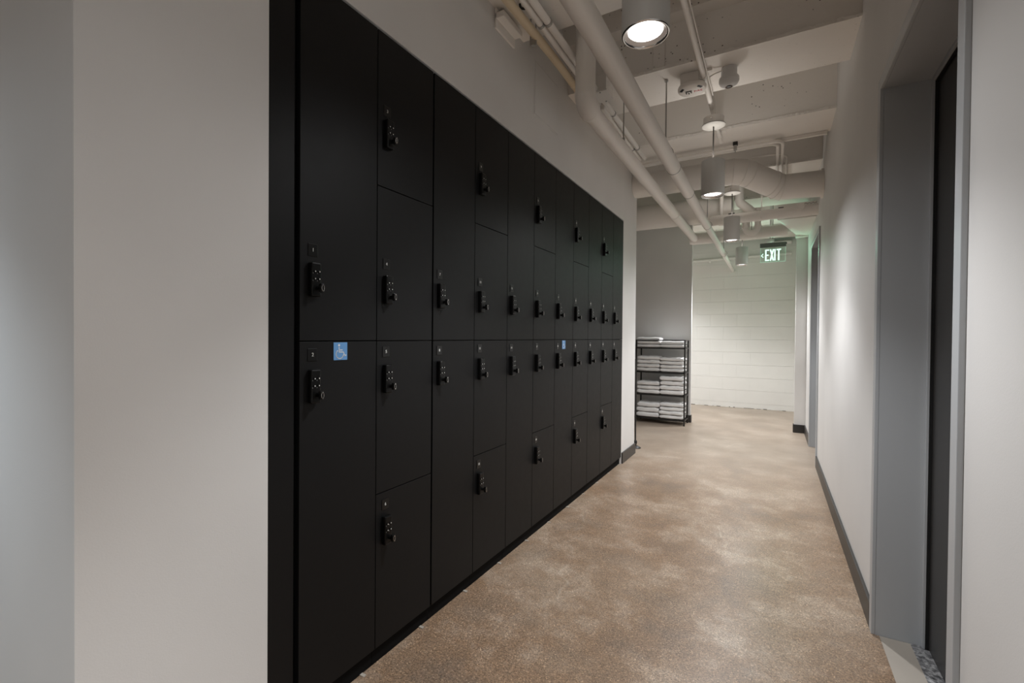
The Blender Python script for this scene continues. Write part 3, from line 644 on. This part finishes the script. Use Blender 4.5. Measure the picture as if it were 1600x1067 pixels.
# ------------------------------------------------------------------ towel rack and towels
RX0, RX1, RY0, RY1 = -1.655, -1.012, 6.46, 6.74
e = empty('towel_rack', ((RX0+RX1)/2, (RY0+RY1)/2, 0), 'black metal four-tier rack of folded white towels in the alcove', 'shelf')
for x in (RX0, RX1):
    for y in (RY0, RY1):
        b = MB(); b.box(x-.009, x+.009, y-.009, y+.009, .0, 1.15, M['rack'], .002); b.build('post', e)
SH = [.075, .402, .712, 1.045]
for z in SH:
    b = MB(); b.box(RX0-.005, RX1+.005, RY0-.005, RY0+.009, z-.018, z, M['rack'], .002); b.box(RX0-.005, RX1+.005, RY1-.009, RY1+.005, z-.018, z, M['rack'], .002)
    for x in (RX0, RX1): b.box(x-.006, x+.006, RY0, RY1, z-.018, z, M['rack'], .002)
    for i in range(9): yy = RY0+.03+i*.0275; b.tube([(RX0, yy, z-.006), (RX1, yy, z-.006)], .003, M['rack'], 6)
    b.build('shelf', e)
b = MB()
for y in (RY0, RY1): b.box(RX0, RX1, y-.006, y+.006, 1.138, 1.15, M['rack'], .002)
for x in (RX0, RX1): b.box(x-.006, x+.006, RY0, RY1, 1.138, 1.15, M['rack'], .002)
b.build('top_rail', e)
b = MB()
for z in (.25, .56, .88):
    for x in (RX1,): b.tube([(x, RY0, z), (x, RY1, z+.0)], .004, M['rack'], 6)
for z in SH: b.tube([(RX1, RY0, z+.05), (RX1, RY1, z+.05)], .004, M['rack'], 6)
b.build('side_rail', e)
def towel_mesh(wd, dp, h, seed):
    """folded towel: rounded pad, folded edge to the front, leaves showing at the side"""
    rnd = random.Random(seed); nx, ny = 16, 12; bm = bmesh.new()
    ph = [rnd.uniform(0, 6) for _ in range(6)]
    def sagf(u, v_): return .5*h*(.10*math.sin(5*u+ph[0])+.09*math.sin(3.3*v_+ph[1])+.06*math.sin(11*u+ph[2]+2*v_))
    vs = []; fs = []
    prof = 8
    rows = []
    for i in range(nx+1):
        u = i/nx; ring = []
        ex = min(1, min(u, 1-u)*14); ehs = .55+.45*math.sqrt(max(0, 1-(1-ex)**2))
        # ring around the section in the y/z plane, superellipse
        for k in range(28):
            t = 2*PI*k/28; cy_ = math.copysign(abs(math.cos(t))**.35, math.cos(t)); cz_ = math.copysign(abs(math.sin(t))**.62, math.sin(t))
            v_ = cy_; zz_ = h/2+h/2*cz_*ehs
            zz_ += sagf(u*2, v_)*(.25+.75*max(0, cz_))
            yy_ = dp/2*cy_*(.985+.015*ex)+.004*math.sin(9*u+ph[3])+(.0028*math.cos(2*PI*(zz_/h)*2) if cy_ < -.6 else 0)
            ring.append((wd*(u-.5)+.003*math.sin(4*cy_+ph[4]), yy_, max(.0005, zz_)))
        rows.append(ring)
    for r_ in rows: vs += r_
    for i in range(nx):
        for k in range(28): fs.append((i*28+k, i*28+(k+1) % 28, (i+1)*28+(k+1) % 28, (i+1)*28+k))
    m_ = MB(); m_.add(vs, fs, M['towel'], True)
    m_.add(rows[0], [tuple(range(28))[::-1]], M['towel']); m_.add(rows[-1], [tuple(range(28))], M['towel'])
    me = m_.mesh('towel'); bm.from_mesh(me); bmesh.ops.recalc_face_normals(bm, faces=bm.faces); bm.to_mesh(me); bm.free(); return me
meshes = [towel_mesh(.305, .255, 1.0*.058, s_) for s_ in range(5)]
names_sh = ['bottom shelf', 'second lowest shelf', 'second highest shelf', 'top shelf']
posn = {3: ['bottom towel', 'middle towel', 'top towel'], 4: ['bottom towel', 'second towel up', 'third towel up', 'top towel'], 2: ['lower towel', 'upper towel']}
stacks = {3: ((3, .047), (2, .044)), 2: ((4, .054), (4, .050)), 1: ((3, .058), (4, .064)), 0: ((3, .070), (4, .055))}
for si, (le, ri) in stacks.items():
    for side, (cnt, h) in enumerate((le, ri)):
        xc = -1.495 if side == 0 else -1.183
        for j in range(cnt):
            o = bpy.data.objects.new('towel', meshes[(si*3+side*2+j) % 5]); COL.objects.link(o)
            o.scale = (1, 1, h/.058*.955); o.location = (xc+random.uniform(-.004, .004), 6.598+random.uniform(-.007, .007), SH[si]+.0005+j*h)
            o.rotation_euler = (0, 0, random.uniform(-.012, .012))
            tag(o, 'white %s of the %s stack on the %s' % (posn[cnt][j], 'left' if side == 0 else 'right', names_sh[si]), 'towel', 'folded towels on the rack')
# stand foot just past the wall corner
e = empty('floor_stand', (-1.262, 4.93, 0), 'slim black stand with flared foot just behind the wall corner past the lockers', 'stand')
b = MB(); b.lathe([(.0, .028), (.012, .028), (.03, .02), (.055, .006), (.058, 0), (.0, 0)], -1.262, 4.93, M['rack'], 24); b.build('base', e)
b = MB(); b.lathe([(.0, .085), (.014, .078), (.018, .062), (.014, .045), (.009, .027)], -1.262, 4.93, M['rack'], 16); b.build('knuckle', e)
b = MB(); b.tube([(-1.264, 4.93, .07), (-1.270, 4.93, .95)], .008, M['rack'], 10); b.build('pole', e)
